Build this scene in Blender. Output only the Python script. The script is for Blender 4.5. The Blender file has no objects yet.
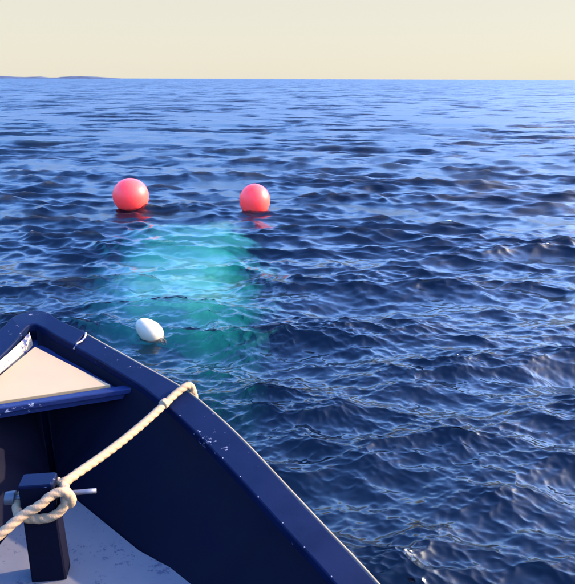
import bpy, bmesh, math, random
import numpy as np
from mathutils import Vector

R = math.radians
S = bpy.context.scene
C = S.collection
random.seed(4)

# ---------------------------------------------------------------- camera
CAM_H = 2.6
cam = bpy.data.cameras.new('camera')
cam.sensor_fit = 'VERTICAL'
cam.sensor_height = 24.0
cam.lens = 626.0 / 584.0 * 24.0
cam.clip_start = 0.05
cam.clip_end = 40000.0
cam_o = bpy.data.objects.new('camera', cam)
C.objects.link(cam_o)
cam_o.location = (0, 0, CAM_H)
cam_o.rotation_mode = 'XYZ'
cam_o.rotation_euler = (R(90 - 18.79), 0, 0)
cam_o.rotation_euler.rotate_axis('Z', R(0.22))
S.camera = cam_o

# ---------------------------------------------------------------- light
SUN_EL, SUN_AZ = R(24.5), R(76.0)          # azimuth clockwise from +Y
world = bpy.data.worlds.new('World')
S.world = world
world.use_nodes = True
wn = world.node_tree
wn.nodes.clear()
sky = wn.nodes.new('ShaderNodeTexSky')
sky.sky_type = 'NISHITA'
sky.sun_disc = False
sky.sun_elevation = SUN_EL
sky.sun_rotation = SUN_AZ
sky.altitude = 0
sky.air_density = 1.0
sky.dust_density = 1.0
sky.ozone_density = 2.0
bg = wn.nodes.new('ShaderNodeBackground')
bg.inputs['Strength'].default_value = 0.15
wo = wn.nodes.new('ShaderNodeOutputWorld')
# a pale warm haze band lies along the whole horizon, clear blue above it
hs = wn.nodes.new('ShaderNodeHueSaturation')
hs.inputs['Hue'].default_value = 0.517
hs.inputs['Saturation'].default_value = 1.33
hs.inputs['Value'].default_value = 3.05
wn.links.new(sky.outputs[0], hs.inputs['Color'])
tc = wn.nodes.new('ShaderNodeTexCoord')
sx = wn.nodes.new('ShaderNodeSeparateXYZ')
wn.links.new(tc.outputs['Generated'], sx.inputs[0])
mr = wn.nodes.new('ShaderNodeMapRange')
mr.interpolation_type = 'SMOOTHSTEP'
mr.inputs['From Min'].default_value = 0.13
mr.inputs['From Max'].default_value = 0.27
mr.inputs['To Min'].default_value = 0.99
mr.inputs['To Max'].default_value = 0.0
wn.links.new(sx.outputs['Z'], mr.inputs['Value'])
hz = wn.nodes.new('ShaderNodeMix')
hz.data_type = 'RGBA'
hz.inputs[7].default_value = (1.37, 1.285, 1.06, 1)
wn.links.new(mr.outputs[0], hz.inputs[0])
wn.links.new(hs.outputs[0], hz.inputs[6])
wn.links.new(hz.outputs[2], bg.inputs['Color'])
wn.links.new(bg.outputs[0], wo.inputs['Surface'])

sun = bpy.data.lights.new('sun', 'SUN')
sun.energy = 5.0
sun.angle = R(0.6)
sun.color = (1.0, 0.80, 0.55)
sun_o = bpy.data.objects.new('sun', sun)
C.objects.link(sun_o)
sd = Vector((math.sin(SUN_AZ) * math.cos(SUN_EL), math.cos(SUN_AZ) * math.cos(SUN_EL), math.sin(SUN_EL)))
sun_o.rotation_euler = sd.to_track_quat('Z', 'Y').to_euler()
sun_o.location = (20, 6, 12)

S.view_settings.view_transform = 'Standard'
S.view_settings.look = 'None'
S.view_settings.exposure = 1.95
S.view_settings.gamma = 1.0
S.render.engine = 'CYCLES'
S.cycles.use_denoising = True
S.cycles.max_bounces = 10
S.cycles.transparent_max_bounces = 12
S.cycles.sample_clamp_indirect = 6.0


# ---------------------------------------------------------------- helpers
def tag(o, label=None, cat=None, group=None, kind=None):
    if label: o['label'] = label
    if cat: o['category'] = cat
    if group: o['group'] = group
    if kind: o['kind'] = kind
    return o


def empty(name, loc=(0, 0, 0)):
    o = bpy.data.objects.new(name, None)
    C.objects.link(o)
    o.location = loc
    o.empty_display_size = 0.1
    return o


def mesh_obj(name, verts, faces, mat, parent=None, smooth=False, bevel=0.0):
    me = bpy.data.meshes.new(name)
    me.from_pydata([tuple(v) for v in verts], [], faces)
    me.validate()
    bm = bmesh.new()
    bm.from_mesh(me)
    bmesh.ops.remove_doubles(bm, verts=bm.verts, dist=1e-5)
    bmesh.ops.recalc_face_normals(bm, faces=bm.faces)
    bm.to_mesh(me)
    bm.free()
    me.materials.append(mat)
    if smooth:
        me.polygons.foreach_set('use_smooth', [True] * len(me.polygons))
    o = bpy.data.objects.new(name, me)
    C.objects.link(o)
    if parent is not None:
        o.parent = parent
        o.matrix_parent_inverse = parent.matrix_basis.inverted()
    if bevel:
        b = o.modifiers.new('bevel', 'BEVEL')
        b.width = bevel
        b.segments = 2
        b.limit_method = 'ANGLE'
        b.angle_limit = R(40)
    return o


class N:
    """small helper for building node materials"""
    def __init__(s, name):
        s.m = bpy.data.materials.new(name)
        s.m.use_nodes = True
        s.t = s.m.node_tree
        s.t.nodes.clear()
        s.out = s.t.nodes.new('ShaderNodeOutputMaterial')

    def n(s, typ, **kw):
        nd = s.t.nodes.new('ShaderNode' + typ)
        for k, v in kw.items():
            setattr(nd, k, v)
        return nd

    def l(s, a, b):
        s.t.links.new(a, b)

    def ramp(s, fac, stops):
        r = s.n('ValToRGB')
        e = r.color_ramp.elements
        while len(e) < len(stops):
            e.new(0.5)
        for i, (p, c) in enumerate(stops):
            e[i].position = p
            e[i].color = (*c, 1) if len(c) == 3 else c
        s.l(fac, r.inputs[0])
        return r.outputs[0]

    def noise(s, scale, detail=4, rough=0.55, vec=None, dist=0.0):
        t = s.n('TexNoise')
        t.inputs['Scale'].default_value = scale
        t.inputs['Detail'].default_value = detail
        t.inputs['Roughness'].default_value = rough
        t.inputs['Distortion'].default_value = dist
        if vec is None:
            g = s.n('TexCoord')
            vec = g.outputs['Object']
        s.l(vec, t.inputs['Vector'])
        return t

    def mix(s, fac, a, b):
        x = s.n('Mix', data_type='RGBA')
        for sock, v in ((x.inputs[0], fac), (x.inputs[6], a), (x.inputs[7], b)):
            if hasattr(v, 'links') or hasattr(v, 'is_linked'):
                s.l(v, sock)
            elif isinstance(v, (int, float)):
                sock.default_value = v
            else:
                sock.default_value = (*v, 1)
        return x.outputs[2]


def paint(name, base, dark, chip=(0.62, 0.57, 0.5), chip_amt=0.66, rough=0.4, bump=0.15, scale=1.0, spec=0.35):
    """weathered gloss paint: blotchy colour, chips down to a pale undercoat, brush relief"""
    k = N(name)
    n1 = k.noise(6 * scale, 5, 0.6)
    col = k.mix(k.ramp(n1.outputs[0], [(0.3, (0, 0, 0)), (0.7, (1, 1, 1))]), dark, base)
    n2 = k.noise(34 * scale, 6, 0.7, dist=0.3)
    n3 = k.noise(4.5 * scale, 3, 0.5)
    ad = k.n('Math', operation='MULTIPLY_ADD')
    k.l(n3.outputs[0], ad.inputs[0]); ad.inputs[1].default_value = 0.5
    k.l(n2.outputs[0], ad.inputs[2])
    msk = k.ramp(ad.outputs[0], [(chip_amt + 0.25, (0, 0, 0)), (chip_amt + 0.29, (1, 1, 1))])
    col = k.mix(msk, col, chip)
    b = k.n('BsdfPrincipled')
    k.l(col, b.inputs['Base Color'])
    b.inputs['Specular IOR Level'].default_value = spec
    rr = k.ramp(n1.outputs[0], [(0.2, (rough - 0.08,) * 3), (0.8, (rough + 0.15,) * 3)])
    k.l(rr, b.inputs['Roughness'])
    bp = k.n('Bump')
    bp.inputs['Strength'].default_value = bump
    bp.inputs['Distance'].default_value = 0.004
    k.l(n2.outputs[0], bp.inputs['Height'])
    k.l(bp.outputs[0], b.inputs['Normal'])
    k.l(b.outputs[0], k.out.inputs['Surface'])
    return k.m


M = {}
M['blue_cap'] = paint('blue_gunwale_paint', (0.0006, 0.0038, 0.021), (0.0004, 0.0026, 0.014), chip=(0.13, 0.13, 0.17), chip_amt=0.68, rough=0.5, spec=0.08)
M['navy'] = paint('navy_inside_and_post_shade', (0.0022, 0.0022, 0.0075), (0.0018, 0.0018, 0.006), chip_amt=0.80, rough=0.7, spec=0.05)  # inside paint; on the post it stands for shade on the sides
M['deck_blue'] = paint('blue_deck_margin_paint', (0.005, 0.012, 0.055), (0.004, 0.009, 0.04), chip=(0.22, 0.22, 0.26), chip_amt=0.69, rough=0.5, spec=0.2)
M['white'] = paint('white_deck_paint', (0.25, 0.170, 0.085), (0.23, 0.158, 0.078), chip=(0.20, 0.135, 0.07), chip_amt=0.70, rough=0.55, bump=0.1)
M['worn'] = paint('worn_white_paint', (0.27, 0.21, 0.15), (0.23, 0.18, 0.13), chip=(0.01, 0.02, 0.08), chip_amt=0.52, rough=0.5)
M['sole'] = paint('speckled_sole_paint', (0.078, 0.074, 0.078), (0.064, 0.060, 0.066), chip=(0.03, 0.03, 0.045), chip_amt=0.60, rough=0.6, scale=1.6)
M['cream'] = paint('cream_rub_strip', (0.17, 0.13, 0.075), (0.12, 0.09, 0.05), chip=(0.1, 0.12, 0.25), chip_amt=0.66, rough=0.45)
M['hull'] = paint('hull_outside_paint', (0.012, 0.03, 0.15), (0.01, 0.024, 0.12), chip_amt=0.76, rough=0.3)


def plain(name, col, rough=0.5, metal=0.0, var=0.2, scale=20, bump=0.2):
    k = N(name)
    n1 = k.noise(scale, 5, 0.6)
    c = k.mix(n1.outputs[0], tuple(x * (1 - var) for x in col), tuple(min(1, x * (1 + var)) for x in col))
    b = k.n('BsdfPrincipled')
    k.l(c, b.inputs['Base Color'])
    b.inputs['Roughness'].default_value = rough
    b.inputs['Metallic'].default_value = metal
    bp = k.n('Bump')
    bp.inputs['Strength'].default_value = bump
    bp.inputs['Distance'].default_value = 0.003
    k.l(n1.outputs[0], bp.inputs['Height'])
    k.l(bp.outputs[0], b.inputs['Normal'])
    k.l(b.outputs[0], k.out.inputs['Surface'])
    return k.m


M['steel'] = plain('dull_galvanised_steel', (0.10, 0.10, 0.115), 0.5, 0.6)
M['screw'] = plain('tarnished_screw', (0.10, 0.10, 0.13), 0.6, 0.0)
M['dark_iron'] = plain('dark_iron_knob', (0.05, 0.055, 0.065), 0.5, 0.4)
M['rope'] = plain('cream_fibre_rope', (0.23, 0.145, 0.075), 0.85, 0, 0.18, 140, 0.6)
M['land'] = plain('distant_haze_blue_land', (0.007, 0.012, 0.030), 0.9, 0, 0.35, 0.01, 0)  # bluish haze of distance is put into the land's base colour
M['bed'] = plain('deep_sea_bed', (0.008, 0.02, 0.04), 0.9, 0, 0.3, 0.2, 0)


def vinyl(name, col, rad, scat, rough=0.35, dirty=(0.3, 0.1, 0.1), spec=0.25, stain=None):
    k = N(name)
    n1 = k.noise(5, 5, 0.6)
    c = k.mix(k.ramp(n1.outputs[0], [(0.55, (0, 0, 0)), (0.85, (1, 1, 1))]), col, dirty)
    # slimy waterline stain with a ragged upper edge
    tc_ = k.n('TexCoord'); sp = k.n('SeparateXYZ'); k.l(tc_.outputs['Object'], sp.inputs[0])
    n2 = k.noise(9, 4, 0.6)
    ma = k.n('Math', operation='MULTIPLY_ADD')
    k.l(n2.outputs[0], ma.inputs[0]); ma.inputs[1].default_value = 0.10; k.l(sp.outputs['Z'], ma.inputs[2])
    if stain is not None:
        of = k.n('Math', operation='SUBTRACT')
        k.l(ma.outputs[0], of.inputs[0]); of.inputs[1].default_value = stain
        c = k.mix(k.ramp(of.outputs[0], [(0.0, (.7, .7, .7)), (0.035, (0, 0, 0))]), c, tuple(x * .5 for x in dirty))
    b = k.n('BsdfPrincipled')
    k.l(c, b.inputs['Base Color'])
    b.inputs['Roughness'].default_value = rough
    b.inputs['Specular IOR Level'].default_value = spec
    b.inputs['Subsurface Weight'].default_value = scat
    b.inputs['Subsurface Radius'].default_value = rad
    b.inputs['Subsurface Scale'].default_value = 0.4
    k.l(b.outputs[0], k.out.inputs['Surface'])
    return k.m


M['red_vinyl'] = vinyl('red_buoy_vinyl', (0.97, 0.055, 0.045), (1.0, 0.02, 0.03), 0.5, 0.45, (0.92, 0.035, 0.03), stain=-0.17)
M['white_vinyl'] = vinyl('white_float_vinyl', (0.34, 0.29, 0.20), (0.3, 0.3, 0.3), 0.25, 0.4, (0.31, 0.27, 0.19))
M['pale_hull'] = paint('pale_submerged_paint', (0.40, 0.48, 0.40), (0.26, 0.34, 0.27), chip=(0.2, 0.3, 0.3), chip_amt=0.72, rough=0.7, scale=0.6)

# ---------------------------------------------------------------- sea
def sea_material():
    k = N('sea_water')
    geo = k.n('NewGeometry')
    att = k.n('Attribute', attribute_name='ripple')
    st = k.n('VectorMath', operation='MULTIPLY')
    k.l(geo.outputs['Position'], st.inputs[0]); st.inputs[1].default_value = (0.5, 1.0, 1.0)
    nz = k.noise(0.9, 4, 0.7, vec=st.outputs[0])
    sub = k.n('VectorMath', operation='SUBTRACT')
    k.l(nz.outputs['Color'], sub.inputs[0]); sub.inputs[1].default_value = (0.5, 0.5, 0.5)
    mul = k.n('VectorMath', operation='MULTIPLY')
    k.l(sub.outputs[0], mul.inputs[0]); mul.inputs[1].default_value = (5.0, 10.0, 0.0)
    sc = k.n('VectorMath', operation='SCALE')
    k.l(mul.outputs[0], sc.inputs[0]); k.l(att.outputs['Fac'], sc.inputs['Scale'])
    # longer wave groups that stay readable far off
    st2 = k.n('VectorMath', operation='MULTIPLY')
    k.l(geo.outputs['Position'], st2.inputs[0]); st2.inputs[1].default_value = (0.45, 1.0, 1.0)
    nz2 = k.noise(0.38, 2, 0.6, vec=st2.outputs[0])
    sub2 = k.n('VectorMath', operation='SUBTRACT')
    k.l(nz2.outputs['Color'], sub2.inputs[0]); sub2.inputs[1].default_value = (0.5, 0.5, 0.5)
    mul2 = k.n('VectorMath', operation='MULTIPLY')
    k.l(sub2.outputs[0], mul2.inputs[0]); mul2.inputs[1].default_value = (2.5, 5.0, 0.0)
    both = k.n('VectorMath', operation='ADD')
    k.l(mul.outputs[0], both.inputs[0]); k.l(mul2.outputs[0], both.inputs[1])
    k.l(both.outputs[0], sc.inputs[0])
    st3 = k.n('VectorMath', operation='MULTIPLY')
    k.l(geo.outputs['Position'], st3.inputs[0]); st3.inputs[1].default_value = (0.8, 0.35, 1.0)
    nz3 = k.noise(0.30, 3, 0.6, vec=st3.outputs[0])
    sub3 = k.n('VectorMath', operation='SUBTRACT')
    k.l(nz3.outputs['Color'], sub3.inputs[0]); sub3.inputs[1].default_value = (0.5, 0.5, 0.5)
    mul3 = k.n('VectorMath', operation='MULTIPLY')
    k.l(sub3.outputs[0], mul3.inputs[0]); mul3.inputs[1].default_value = (5.0, 13.0, 0.0)
    att3 = k.n('Attribute', attribute_name='swell')
    sc3 = k.n('VectorMath', operation='SCALE')
    k.l(mul3.outputs[0], sc3.inputs[0]); k.l(att3.outputs['Fac'], sc3.inputs['Scale'])
    sum3 = k.n('VectorMath', operation='ADD')
    k.l(sc.outputs[0], sum3.inputs[0]); k.l(sc3.outputs[0], sum3.inputs[1])
    add = k.n('VectorMath', operation='ADD')
    k.l(geo.outputs['Normal'], add.inputs[0]); k.l(sum3.outputs[0], add.inputs[1])
    nrm = k.n('VectorMath', operation='NORMALIZE')
    k.l(add.outputs[0], nrm.inputs[0])
    # unresolved ripples widen the reflection
    rg = k.n('Math', operation='MULTIPLY_ADD')
    k.l(att.outputs['Fac'], rg.inputs[0]); rg.inputs[1].default_value = 0.9; rg.inputs[2].default_value = 0.085
    body = k.n('BsdfPrincipled')
    body.inputs['Base Color'].default_value = (0.0012, 0.007, 0.024, 1)
    body.inputs['IOR'].default_value = 1.345
    k.l(rg.outputs[0], body.inputs['Roughness']); k.l(nrm.outputs[0], body.inputs['Normal'])
    gl = k.n('BsdfGlass'); gl.inputs['IOR'].default_value = 1.345
    k.l(rg.outputs[0], gl.inputs['Roughness']); k.l(nrm.outputs[0], gl.inputs['Normal'])
    m2 = k.n('MixShader'); m2.inputs[0].default_value = 0.75
    k.l(body.outputs[0], m2.inputs[1]); k.l(gl.outputs[0], m2.inputs[2])
    fr = k.n('Fresnel'); fr.inputs['IOR'].default_value = 1.333
    inv = k.n('Math', operation='MULTIPLY_ADD')
    k.l(fr.outputs[0], inv.inputs[0]); inv.inputs[1].default_value = -0.22; inv.inputs[2].default_value = 0.22
    tr = k.n('BsdfTransparent')
    m3 = k.n('MixShader')
    k.l(inv.outputs[0], m3.inputs[0]); k.l(m2.outputs[0], m3.inputs[1]); k.l(tr.outputs[0], m3.inputs[2])
    k.l(m3.outputs[0], k.out.inputs['Surface'])
    va = k.n('VolumeAbsorption')
    va.inputs['Color'].default_value = (0.05, 0.75, 0.75, 1)
    va.inputs['Density'].default_value = 1.0
    k.l(va.outputs[0], k.out.inputs['Volume'])
    return k.m


rng = np.random.default_rng(11)
NW = 210
lam = np.exp(np.linspace(math.log(0.035), math.log(6.0), NW) + rng.uniform(-.5, .5, NW) * 0.027)
kk = 2 * np.pi / lam
spread = np.interp(np.log(lam), [math.log(.075), math.log(.5), math.log(3), math.log(7.5)], [R(44), R(26), R(18), R(15)])
head = R(-97) + rng.normal(0, 1, NW) * spread
kx, ky = kk * np.cos(head), kk * np.sin(head)
ph0 = rng.uniform(0, 2 * np.pi, NW)
slope = np.interp(np.log(lam), [math.log(v) for v in (.035, .06, .12, .25, .5, .9, 1.6, 3.0, 6.0)],
                  [.75, 1.05, 1.3, 1.4, 1.4, 1.3, 1.0, .5, .2])
slope *= 0.38 / math.sqrt((slope ** 2).sum() / 2)
amp = slope / kk


def smooth(x, a, b):
    t = np.clip((x - a) / (b - a), 0, 1)
    return t * t * (3 - 2 * t)


def sea_at(x, y, dr):
    """displacement of the sea surface and the slope left out where the grid is too coarse"""
    x = x.astype(np.float32); y = y.astype(np.float32)
    dx = np.zeros_like(x); dy = np.zeros_like(x); dz = np.zeros_like(x)
    lost = np.zeros_like(x); lost2 = np.zeros_like(x)
    long_h = np.zeros_like(x); mod = None
    for i in np.argsort(-lam):
        if lam[i] < 0.7 and mod is None:
            g = (np.sin(x * .9 + y * .35 + 1) + np.sin(x * -.5 + y * .8 + 2.4) + np.sin(x * .23 - y * .31)) / 3
            sl = math.sqrt(((amp[lam >= .7]) ** 2).sum() / 2)
            mod = np.clip(0.95 + 0.35 * g + 0.30 * long_h / sl, 0.65, 1.8)
        keep = smooth(lam[i] / dr, 2.0, 4.0)
        lost += (1 - keep * keep) * slope[i] ** 2 / 2
        if lam[i] > 1.3:
            lost2 += (1 - keep * keep) * slope[i] ** 2 / 2
        on = keep > 0
        if not on.any():
            continue
        a = amp[i] * keep
        if mod is not None:
            a = a * mod
        ph = kx[i] * x + ky[i] * y + ph0[i]
        c = np.cos(ph); s = np.sin(ph)
        dz += a * c
        q = 1.05
        dx -= q * a * s * (kx[i] / kk[i]); dy -= q * a * s * (ky[i] / kk[i])
        if mod is None:
            long_h += a * c
    return dx, dy, dz, np.sqrt(lost), np.sqrt(lost2)


def build_sea():
    inv = np.concatenate([np.linspace(1 / 0.5, 1 / 2.0, 50)[:-1], np.linspace(1 / 2.0, 1 / 3000., 1380)])
    r = np.concatenate([1 / inv, [5000., 9000., 20000.]])
    th = np.concatenate([np.linspace(-180, -34, 50)[:-1], np.linspace(-34, 34, 860), np.linspace(34, 180, 50)[1:-1]])
    th = np.radians(th)
    dr = np.gradient(r)
    nr, nt = len(r), len(th)
    RR, TT = np.meshgrid(r, th, indexing='ij')
    DR = np.repeat(np.maximum(dr, 0.0013 * r)[:, None], nt, 1)
    dth = np.gradient(th)
    DR = np.maximum(DR, np.clip(RR * np.abs(dth)[None, :], 0, 5) * 0.9)
    X = RR * np.sin(TT); Y = RR * np.cos(TT)
    DX, DY, DZ, LOST, LOST2 = sea_at(X.ravel(), Y.ravel(), DR.ravel().astype(np.float32))
    co = np.stack([X.ravel() + DX, Y.ravel() + DY, DZ], 1).astype(np.float32)
    i = np.arange(nr - 1)[:, None]; j = np.arange(nt)[None, :]
    j2 = (j + 1) % nt
    q = np.stack([i * nt + j, i * nt + j2, (i + 1) * nt + j2, (i + 1) * nt + j], -1).reshape(-1, 4)
    me = bpy.data.meshes.new('sea')
    me.vertices.add(len(co)); me.vertices.foreach_set('co', co.ravel())
    me.loops.add(q.size); me.loops.foreach_set('vertex_index', np.ascontiguousarray(q, dtype=np.int32).ravel())
    me.polygons.add(len(q))
    me.polygons.foreach_set('loop_start', np.arange(0, q.size, 4, dtype=np.int32))
    me.polygons.foreach_set('loop_total', np.full(len(q), 4, dtype=np.int32))
    me.polygons.foreach_set('use_smooth', np.ones(len(q), dtype=bool))
    me.update(calc_edges=True)
    at = me.attributes.new('ripple', 'FLOAT', 'POINT')
    at.data.foreach_set('value', LOST.astype(np.float32))
    at = me.attributes.new('swell', 'FLOAT', 'POINT')
    at.data.foreach_set('value', LOST2.astype(np.float32))
    me.materials.append(sea_material())
    o = bpy.data.objects.new('sea', me)
    C.objects.link(o)
    return tag(o, 'choppy dark blue sea reaching to the horizon', None, None, 'structure')


build_sea()
bed = mesh_obj('sea_bed', [(-21000, -21000, -12), (21000, -21000, -12), (21000, 21000, -12), (-21000, 21000, -12)], [(0, 1, 2, 3)], M['bed'])
tag(bed, 'dark deep sea bed under the water', kind='structure')

# ---------------------------------------------------------------- far headland
def headland():
    n, D = 90, 3600.0
    vs, fs = [], []
    for i in range(n):
        t = i / (n - 1)
        x = -2900 + t * 1970
        e = min(1, (1 - t) * 16) ** 0.6
        h = (11.0 + 1.6 * math.sin(t * 23) + 1.2 * math.sin(t * 57 + 1) + random.uniform(-.8, .8)) * e
        h *= 0.55 if 0.78 < t < 0.84 else 1
        for dy, hh in ((-60, -3), (-25, h * .45), (0, h * .85), (60, h), (180, h * .6), (320, -3)):
            vs.append((x, D + dy + random.uniform(-8, 8), hh))
    for i in range(n - 1):
        for j in range(5):
            a = i * 6 + j
            fs.append((a, a + 6, a + 7, a + 1))
    fs.append(tuple(range(6)))
    fs.append(tuple((n - 1) * 6 + j for j in range(6)))
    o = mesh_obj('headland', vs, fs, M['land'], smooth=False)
    tag(o, 'low haze blue strip of land far off on the horizon', kind='structure')


headland()

# ---------------------------------------------------------------- boat
TIP = Vector((-1.342, 3.16, 0)); AX = Vector((.342, -.94, 0)); BX = Vector((.94, .342, 0))


def W(s, w, z):
    p = TIP + AX * s + BX * w
    return Vector((p.x, p.y, z))


def cap_z(s):
    s = max(s, 0)
    return 1.386 - .19 * s if s < 1.9 else 1.025 - 0.19 * (1 - math.exp(-(s - 1.9) / .6)) * .6


OUT = [(-.07, 0.0), (-.062, .04), (-.035, .072), (.0, .096), (.067, .130), (.203, .220), (.36, .315), (.527, .43), (.68, .54), (.823, .632),
       (1.0, .715), (1.167, .778), (1.366, .845), (1.559, .903), (1.719, .955), (1.887, 1.008), (2.2, 1.09), (2.7, 1.17), (3.4, 1.22), (4.4, 1.2), (5.4, 1.1)]
INN = [(.085, 0.0), (.09, .02), (.11, .035), (.15, .06), (.21, .088), (.304, .147), (.45, .248), (.60, .350), (.735, .44), (.89, .52),
       (1.04, .588), (1.20, .650), (1.39, .718), (1.575, .780), (1.73, .832), (1.895, .888), (2.2, .97), (2.7, 1.05), (3.4, 1.1), (4.4, 1.08), (5.35, .98)]


def dens(pts, n=5):
    """Catmull-Rom through (s, w) pairs"""
    out = []
    P = [Vector((*p, 0)) for p in pts]
    for i in range(len(P) - 1):
        a = P[i - 1] if i else Vector((P[1].x, -P[1].y, 0))
        b, c = P[i], P[i + 1]
        d = P[i + 2] if i + 2 < len(P) else c + (c - b)
        for k in range(n):
            t = k / n
            q = .5 * ((2 * b) + (c - a) * t + (2 * a - 5 * b + 4 * c - d) * t * t + (-a + 3 * b - 3 * c + d) * t ** 3)
            out.append((q.x, q.y))
    out.append(tuple(pts[-1]))
    return out


def skew(s):                                  # the stem stands a little to port
    return -.04 * math.exp(-(s / .22) ** 2)


OD = [(s, w + skew(s)) for s, w in dens(OUT)]
ID = [(s, w + skew(s)) for s, w in dens(INN)]
def mir(l):
    return [(s, -w + 2 * skew(s)) for s, w in l]


boat = empty('fishing_boat', W(2.6, 0, 0))
tag(boat, 'blue painted open fishing boat with white triangular foredeck at its bow', 'boat')


def strip_solid(name, outer, inner, top, thick, mat, parent=boat, bevel=0.006, smooth=False):
    """solid plank between two matched polylines of (s, w); top(s) is its upper face"""
    vs, fs = [], []
    n = len(outer)
    for (so, wo_), (si, wi) in zip(outer, inner):
        vs += [W(so, wo_, top(so)), W(si, wi, top(si) - .004), W(si, wi, top(si) - thick), W(so, wo_, top(so) - thick)]
    for i in range(n - 1):
        for j in range(4):
            a = i * 4 + j; b = i * 4 + (j + 1) % 4
            fs.append((a, b, b + 4, a + 4))
    fs.append((0, 1, 2, 3)); fs.append(tuple((n - 1) * 4 + j for j in range(4)))
    return mesh_obj(name, vs, fs, mat, parent, smooth=smooth, bevel=bevel)


JOINT = next(i for i, q in enumerate(OD) if q[0] > .215)                                   # the bow piece of the rail ends here on the starboard side
PJ = JOINT + 8
bow_o = list(reversed(mir(OD[1:PJ + 1]))) + OD[:JOINT + 1]
bow_i = list(reversed(mir(ID[1:PJ + 1]))) + ID[:JOINT + 1]
strip_solid('bow_gunwale', bow_o, bow_i, lambda s: cap_z(s) + .006, .05, M['blue_cap'])
strip_solid('gunwale', OD[JOINT:], [(s, w) for s, w in ID[JOINT:]], cap_z, .045, M['blue_cap'])
strip_solid('gunwale', mir(OD[PJ:]), mir(ID[PJ:]), cap_z, .045, M['blue_cap'])


def sweep(name, pts, rad, mat, parent=None, seg=8, twist=0.0, tre=0.0, step=0.012, smooth=True):
    """tube along a Catmull-Rom path; tre > 0 gives a laid three-strand section turning by twist per metre"""
    P = [Vector(p) for p in pts]
    path = []
    for i in range(len(P) - 1):
        a = P[i - 1] if i else P[0] * 2 - P[1]
        b, c = P[i], P[i + 1]
        d = P[i + 2] if i + 2 < len(P) else c * 2 - b
        n = max(2, int((c - b).length / step))
        for k in range(n):
            t = k / n
            path.append(.5 * ((2 * b) + (c - a) * t + (2 * a - 5 * b + 4 * c - d) * t * t + (-a + 3 * b - 3 * c + d) * t ** 3))
    path.append(P[-1])
    vs, fs = [], []
    up = Vector((0.13, 0.21, 0.97)); dist = 0
    for i, p in enumerate(path):
        t = (path[min(i + 1, len(path) - 1)] - path[max(i - 1, 0)]).normalized()
        up = (up - t * up.dot(t)).normalized()
        sd_ = t.cross(up)
        if i: dist += (p - path[i - 1]).length
        for j in range(seg):
            a = 2 * math.pi * j / seg
            rr = rad * (1 + tre * (abs(math.cos(1.5 * a)) - .64))
            aa = a + twist * dist
            vs.append(p + (up * math.cos(aa) + sd_ * math.sin(aa)) * rr)
    n = len(path)
    for i in range(n - 1):
        for j in range(seg):
            a = i * seg + j; b = i * seg + (j + 1) % seg
            fs.append((a, b, b + seg, a + seg))
    fs.append(tuple(range(seg))); fs.append(tuple((n - 1) * seg + j for j in range(seg)))
    return mesh_obj(name, vs, fs, mat, parent, smooth=smooth)


def offs(l, d):
    out = []
    for i, (s, w) in enumerate(l):
        a = l[max(i - 1, 0)]; b = l[min(i + 1, len(l) - 1)]
        tx, ty = b[0] - a[0], b[1] - a[1]
        L = math.hypot(tx, ty) or 1
        out.append((s - ty / L * d, w + tx / L * d))
    return out


rub = offs(OD, .006)
for side in (1, -1):
    pts = [W(s, w, cap_z(s) - .010 + .0015 * math.sin(s * 17)) for s, w in (rub if side > 0 else mir(rub))[JOINT if side > 0 else PJ::2]]
    sweep('rub_strip', pts, .0062, M['cream'], boat, seg=8, step=.05)
# pale scarf where the bow piece meets the side rail
so, wo_ = OD[JOINT]; si, wi = ID[JOINT]
jp = []
for t in np.linspace(.02, 1.03, 8):
    s = so + (si - so) * t; w = wo_ + (wi - wo_) * t
    bend = .018 * math.sin(t * 3.0)
    jp.append(W(s + bend * .6, w + bend, cap_z(s) + .002 - (.022 if t > 1 else 0)))
sweep('rail_joint', jp, .0050, M['worn'], boat, seg=7, step=.02)


def skin(name, rings, mat, smooth=True):
    vs, fs = [], []
    m = len(rings[0])
    for r in rings:
        vs += r
    for i in range(len(rings) - 1):
        for j in range(m - 1):
            a = i * m + j
            fs.append((a, a + 1, a + m + 1, a + m))
    o = mesh_obj(name, vs, fs, mat, boat, smooth=smooth)
    return o


def floor_w(s):
    return max(0.0, min(.53 * (s - .71), .95)) if s < 1.6 else min(.54 + .35 * (s - 1.6), .9)


SOLE_Z = .80
for side in (1, -1):
    # outer planking, from the rail to the keel
    rings = []
    for i, (s, w) in enumerate(OD if side > 0 else mir(OD)):
        row = []
        for t in np.linspace(0, 1, 9):
            z = (cap_z(s) - .03) * (1 - t) + (-.30) * t
            f = (1 - t ** 2.2) * .97 + .0
            row.append(W(s + .30 * t * max(0, 1 - s / .9), (w - .012 * side) * f, z))
        rings.append(row)
    skin('hull_planking', rings, M['hull'])
    # inside of the hull, from the rail's inner edge to the sole
    rings = []
    for s, w in (ID if side > 0 else mir(ID)):
        fw = floor_w(s) * side; row = []
        for t in np.linspace(0, 1, 7):
            z = (cap_z(s) - .02) * (1 - t) + (SOLE_Z - .02) * t
            ww = (w + .015 * side) + (fw - w) * (t ** 1.25)
            row.append(W(s + max(0, .62 - s) * .9 * t, ww, z))
        rings.append(row)
    skin('inner_side', rings, M['navy'])
tr_ = [W(5.38, w, z) for w, z in ((-1.09, .93), (1.09, .93), (.95, .2), (.0, -.3), (-.95, .2))]
mesh_obj('transom', tr_ + [v + AX * .04 for v in tr_], [(0, 1, 2, 3, 4), (9, 8, 7, 6, 5)] + [(i, (i + 1) % 5, (i + 1) % 5 + 5, i + 5) for i in range(5)], M['hull'], boat)

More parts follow.
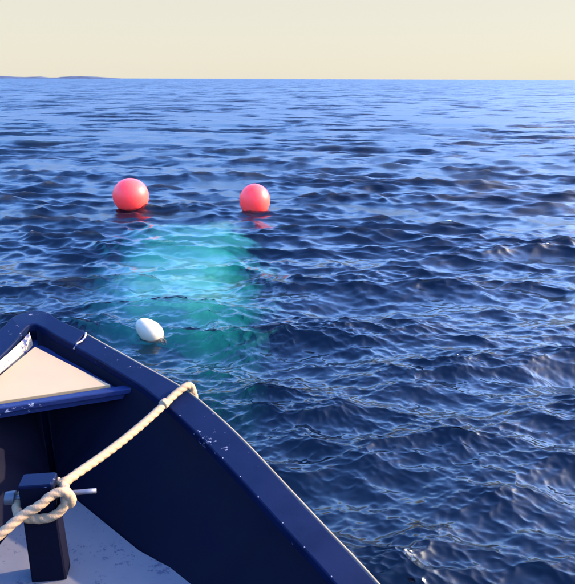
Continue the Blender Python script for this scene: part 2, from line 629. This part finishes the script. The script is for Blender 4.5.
# sole: one speckled painted sheet
sl = [(.68, 0.0)] + [(t, floor_w(t) + .012) for t in (.8, 1.0, 1.3, 1.6, 2.0, 2.6, 3.5, 4.5, 5.36)]
sl = sl + [(t, -w) for t, w in reversed(sl[1:])]
n = len(sl)
mesh_obj('sole', [W(t, w, SOLE_Z) for t, w in sl] + [W(t, w, SOLE_Z - .03) for t, w in sl],
         [tuple(range(n)), tuple(range(2 * n - 1, n - 1, -1))] + [(i, (i + 1) % n, (i + 1) % n + n, i + n) for i in range(n)], M['sole'], boat)

# foredeck
DK = .085
def deck_z(s): return cap_z(s) - DK
SB = .655                                     # aft edge of the foredeck
def inner_w(s):
    return float(np.interp(s, [q[0] for q in INN], [q[1] for q in INN]))
ss = [.09, .12, .2, .3, .4, .5, .6, SB]
top = [W(s, inner_w(s) + .012, deck_z(s)) for s in ss] + [W(s, -inner_w(s) - .012, deck_z(s)) for s in reversed(ss)]
n = len(top)
mesh_obj('foredeck', top + [v - Vector((0, 0, .025)) for v in top],
         [tuple(range(n)), tuple(range(2 * n - 1, n - 1, -1))] + [(i, (i + 1) % n, (i + 1) % n + n, i + n) for i in range(n)], M['deck_blue'], boat)
# white board let onto the foredeck
pan = [(.215, -.028), (.618, .300), (.622, .306), (.622, -.33), (.612, -.325)]
vt = [W(s, w, deck_z(s) + .036) for s, w in pan]
vb = [W(s, w, deck_z(s) + .001) for s, w in pan]
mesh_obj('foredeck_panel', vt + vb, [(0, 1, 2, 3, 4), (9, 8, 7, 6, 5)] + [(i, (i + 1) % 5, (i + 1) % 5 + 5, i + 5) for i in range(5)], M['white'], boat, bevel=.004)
# beam across the after edge of the foredeck
bw = inner_w(SB) + .012
bs = [(.628, SB + .022)]
vs = []
for s in (.629, SB + .02):
    for w in (-bw, bw):
        for dz in (.030, .002):
            vs.append(W(s, w, deck_z(.64) + dz))
mesh_obj('deck_beam', vs, [(0, 1, 3, 2), (4, 6, 7, 5), (0, 2, 6, 4), (1, 5, 7, 3), (0, 4, 5, 1), (2, 3, 7, 6)], M['deck_blue'], boat, bevel=.005)
# worn lining inside the port rail
rings = []
for s in (.14, .2, .3, .4, .5, .6, .7):
    rings.append([W(s, -inner_w(s) + .004, cap_z(s) - .012), W(s, -inner_w(s) + .010, cap_z(s) - .05), W(s, -inner_w(s) + .014, deck_z(s) + .002)])
o = skin('rail_lining', rings, M['worn'], False)
o['label'] = 'worn white lining inside the port rail'
# mooring post with its cross pin
PS = 1.31
hw = .060
def PL(u, v, z):                              # the post stands a little twisted on the keel line
    p = W(PS, -.008, 0)
    return Vector((p.x + .992 * u + .12 * v, p.y + .12 * u - .992 * v, z + (.050 if z > 1 else 0)))
def prism(name, prof, mat, parent, ch=.9):
    vs, fs = [], []
    for z, h in prof:
        c = h * ch
        d = h * .62; e = d * ch
        vs += [PL(-h, -e, z), PL(-c, -d, z), PL(c, -d, z), PL(h, -e, z), PL(h, e, z), PL(c, d, z), PL(-c, d, z), PL(-h, e, z)]
    for i in range(len(prof) - 1):
        for j in range(8):
            a = i * 8 + j; b = i * 8 + (j + 1) % 8
            fs.append((a, b, b + 8, a + 8))
    m = (len(prof) - 1) * 8
    fs.append(tuple(range(8))); fs.append(tuple(m + j for j in range(8)))
    return mesh_obj(name, vs, fs, mat, parent)
post = prism('mooring_post', [(SOLE_Z - .03, hw * 1.06), (1.02, hw), (1.163, hw)], M['navy'], boat)  # post sides coloured dark navy to stand for their shade
prism('lit_post_top', [(1.163, hw), (1.171, hw), (1.176, hw * .95)], M['blue_cap'], post)  # added plate: light from above on the post, put in as bluer paint
PZ = 1.105
sweep('cross_pin', [PL(-.11, .0, PZ - .004), PL(0, 0, PZ), PL(.20, .0, PZ + .004)], .0095, M['steel'], post, seg=12, step=.03)
sweep('pin_knob', [PL(-.088, 0, PZ), PL(-.092, 0, PZ), PL(-.116, 0, PZ - .002), PL(-.121, 0, PZ - .002)], .024, M['dark_iron'], post, seg=14, step=.01)

# small worn screw heads along the inner lip of the starboard rail
sc_me = None
for i in range(9):
    s_ = 1.0 + i * .13 + random.uniform(-.02, .02)
    w_ = inner_w(s_) + .006 + random.uniform(-.002, .002)
    if sc_me is None:
        o = mesh_obj('screw_head', [(.0028 * math.cos(q * math.pi / 4), .0028 * math.sin(q * math.pi / 4), 0) for q in range(8)] + [(.002 * math.cos(q * math.pi / 4), .002 * math.sin(q * math.pi / 4), .0022) for q in range(8)],
                     [(q, (q + 1) % 8, (q + 1) % 8 + 8, q + 8) for q in range(8)] + [tuple(range(8, 16)), tuple(range(7, -1, -1))], M['screw'])
        sc_me = o.data
    else:
        o = bpy.data.objects.new('screw_head', sc_me)
        C.objects.link(o)
    o.parent = boat
    o.matrix_parent_inverse = boat.matrix_basis.inverted()
    o.location = W(s_, w_, cap_z(s_) - .0035)

# ---------------------------------------------------------------- mooring rope
g = W(.823, .632, cap_z(.823))
path = [W(.80, .72, -.15), W(.80, .70, .5), W(.81, .675, 1.05), W(.818, .662, 1.22), W(.824, .635, cap_z(.82) + .022), W(.86, .575, cap_z(.86) + .018)]
a, b = path[-1], PL(.082, -.02, 1.140)
for t in (.15, .3, .5, .7, .88):
    p = a.lerp(b, t); p.z -= .022 * math.sin(math.pi * t)
    path.append(p)
path += [b, PL(.03, -.06, 1.120), PL(-.05, -.058, 1.102), PL(-.079, -.005, 1.088), PL(-.065, .05, 1.066), PL(-.01, .058, 1.050), PL(.05, .060, 1.056),
         PL(.088, .045, 1.078), PL(.102, .036, 1.112), PL(.088, .002, 1.138), PL(.080, -.034, 1.112), PL(.086, -.018, 1.078), PL(.108, .026, 1.080), PL(.119, .040, 1.112), PL(.102, .046, 1.146), PL(.062, .058, 1.146), PL(.02, .085, 1.124), PL(-.03, .102, 1.104),
         PL(-.085, .140, 1.075), PL(-.15, .18, 1.035), PL(-.25, .25, .985), PL(-.36, .36, .92), PL(-.46, .50, .85), PL(-.54, .70, SOLE_Z + .018), PL(-.52, .95, SOLE_Z + .018)]
rp = sweep('mooring_rope', path, .0178, M['rope'], None, seg=12, twist=62, tre=.16, step=.008)
tag(rp, 'thick cream rope from over the rail, hitched round the blue mooring post', 'rope')
whip = sweep('rope_lashing', [a.lerp(b, .105 + q * .012) + Vector((0, 0, -.004)) for q in range(4)], .0225, M['rope'], rp, seg=10, step=.005)

# ---------------------------------------------------------------- floats
def lathe(name, prof, mat, parent, seg=48):
    vs, fs = [], []
    for z, r in prof:
        for j in range(seg):
            a = 2 * math.pi * j / seg
            vs.append((r * math.cos(a), r * math.sin(a), z))
    for i in range(len(prof) - 1):
        for j in range(seg):
            p = i * seg + j; q = i * seg + (j + 1) % seg
            fs.append((p, q, q + seg, p + seg))
    fs.append(tuple(range(seg))); fs.append(tuple((len(prof) - 1) * seg + j for j in range(seg)))
    o = mesh_obj(name, vs, fs, mat, None, smooth=True)
    o.parent = parent
    return o


def ring(name, r, t, mat, parent, loc, rot=(R(90), 0, 0)):
    vs, fs = [], []
    A_, B_ = 20, 10
    for i in range(A_):
        u = 2 * math.pi * i / A_
        for j in range(B_):
            v = 2 * math.pi * j / B_
            vs.append(((r + t * math.cos(v)) * math.cos(u), (r + t * math.cos(v)) * math.sin(u), t * math.sin(v)))
            fs.append((i * B_ + j, ((i + 1) % A_) * B_ + j, ((i + 1) % A_) * B_ + (j + 1) % B_, i * B_ + (j + 1) % B_))
    o = mesh_obj(name, vs, fs, mat, None, smooth=True)
    o.parent = parent; o.location = loc; o.rotation_euler = rot
    return o


def red_buoy(loc, rad, squash, tilt, label):
    """inflated round buoy: ball, moulded neck and eye hanging under water"""
    b = empty('mooring_buoy', loc)
    b.rotation_euler = tilt
    prof = []
    for i in range(33):
        a = math.pi * i / 32
        z = -math.cos(a); r = math.sin(a)
        prof.append((rad * squash * z, max(rad * r, .001)))
    lathe('buoy_body', prof, M['red_vinyl'], b)
    k = rad
    lathe('buoy_neck', [(-1.24 * k, .06 * k), (-1.22 * k, .13 * k), (-1.05 * k, .15 * k), (-.93 * k, .26 * k), (-.9 * k, .3 * k)], M['red_vinyl'], b, 24)
    ring('mooring_eye', .11 * k, .035 * k, M['dark_iron'], b, (0, 0, -1.30 * k))
    return tag(b, label, 'buoy', 'red buoys floating on the sea')


def sea_h(x, y):
    d = sea_at(np.array([x]), np.array([y]), np.array([.06], dtype=np.float32))
    return float(d[2][0])


red_buoy((-3.3, 13.1, sea_h(-3.3, 13.1) + .235), .372, .98, (R(3), R(-4), .4), 'larger, rounder of the two red inflated buoys floating on the sea')
red_buoy((-.69, 12.95, sea_h(-.69, 12.95) + .215), .318, 1.08, (R(-2), R(3), 1.2), 'smaller, slightly taller of the two red inflated buoys floating on the sea')

wf = empty('net_float', (-1.49, 6.25, sea_h(-1.49, 6.25) + .055))
wf.rotation_euler = (R(-8), R(128), R(-25))
prof = []
for i in range(29):
    t = i / 28
    a = math.pi * t
    prof.append((-.165 * math.cos(a), max(.001, .118 * math.sin(a) ** .9 * (1 - .16 * math.cos(a)))))
lathe('float_body', prof, M['white_vinyl'], wf, 36)
lathe('float_collar', [(.150, .045), (.160, .05), (.180, .042), (.188, .02)], M['white_vinyl'], wf, 24)
ring('rope_eye', .03, .010, M['rope'], wf, (0, 0, .205))
tag(wf, 'small white egg shaped float lying tilted in the water', 'float')

# ---------------------------------------------------------------- pale thing under the water
def submerged():
    L0, L1 = 7.75, 13.2
    vs, fs = [], []
    ns, nw = 60, 28
    for i in range(ns):
        t = i / (ns - 1)
        y = L0 + (L1 - L0) * t
        xc = -1.78 - .34 * t
        half = (1.25 + .5 * t) * min(1, (t * 5 + .15)) ** .5 * min(1, ((1 - t) * 8 + .1)) ** .4
        half += .10 * math.sin(t * 19) + .06 * math.sin(t * 43 + 1)
        for j in range(nw):
            u = j / (nw - 1) * 2 - 1
            dep = .46 + .22 * t + 2.6 * abs(u) ** 5 + .10 * math.sin(t * 30) * (1 - abs(u)) + .9 * max(0, .05 - t) * 20 + .6 * max(0, t - .92) * 10
            vs.append((xc + u * half, y, -dep))
    for i in range(ns - 1):
        for j in range(nw - 1):
            a = i * nw + j
            fs.append((a, a + 1, a + nw + 1, a + nw))
    # closed underside
    base = len(vs)
    for i in range(ns):
        vs.append((vs[i * nw][0] * .5 + vs[i * nw + nw - 1][0] * .5, vs[i * nw][1], -3.6))
    for i in range(ns - 1):
        fs.append((i * nw, i * nw + nw, base + i + 1, base + i))
        fs.append((i * nw + nw - 1, base + i, base + i + 1, i * nw + 2 * nw - 1))
    o = mesh_obj('submerged_shape', vs, fs, M['pale_hull'], None, smooth=True)
    tag(o, 'pale submerged shape showing turquoise under the water between the red buoys and white float', 'underwater shape')


submerged()
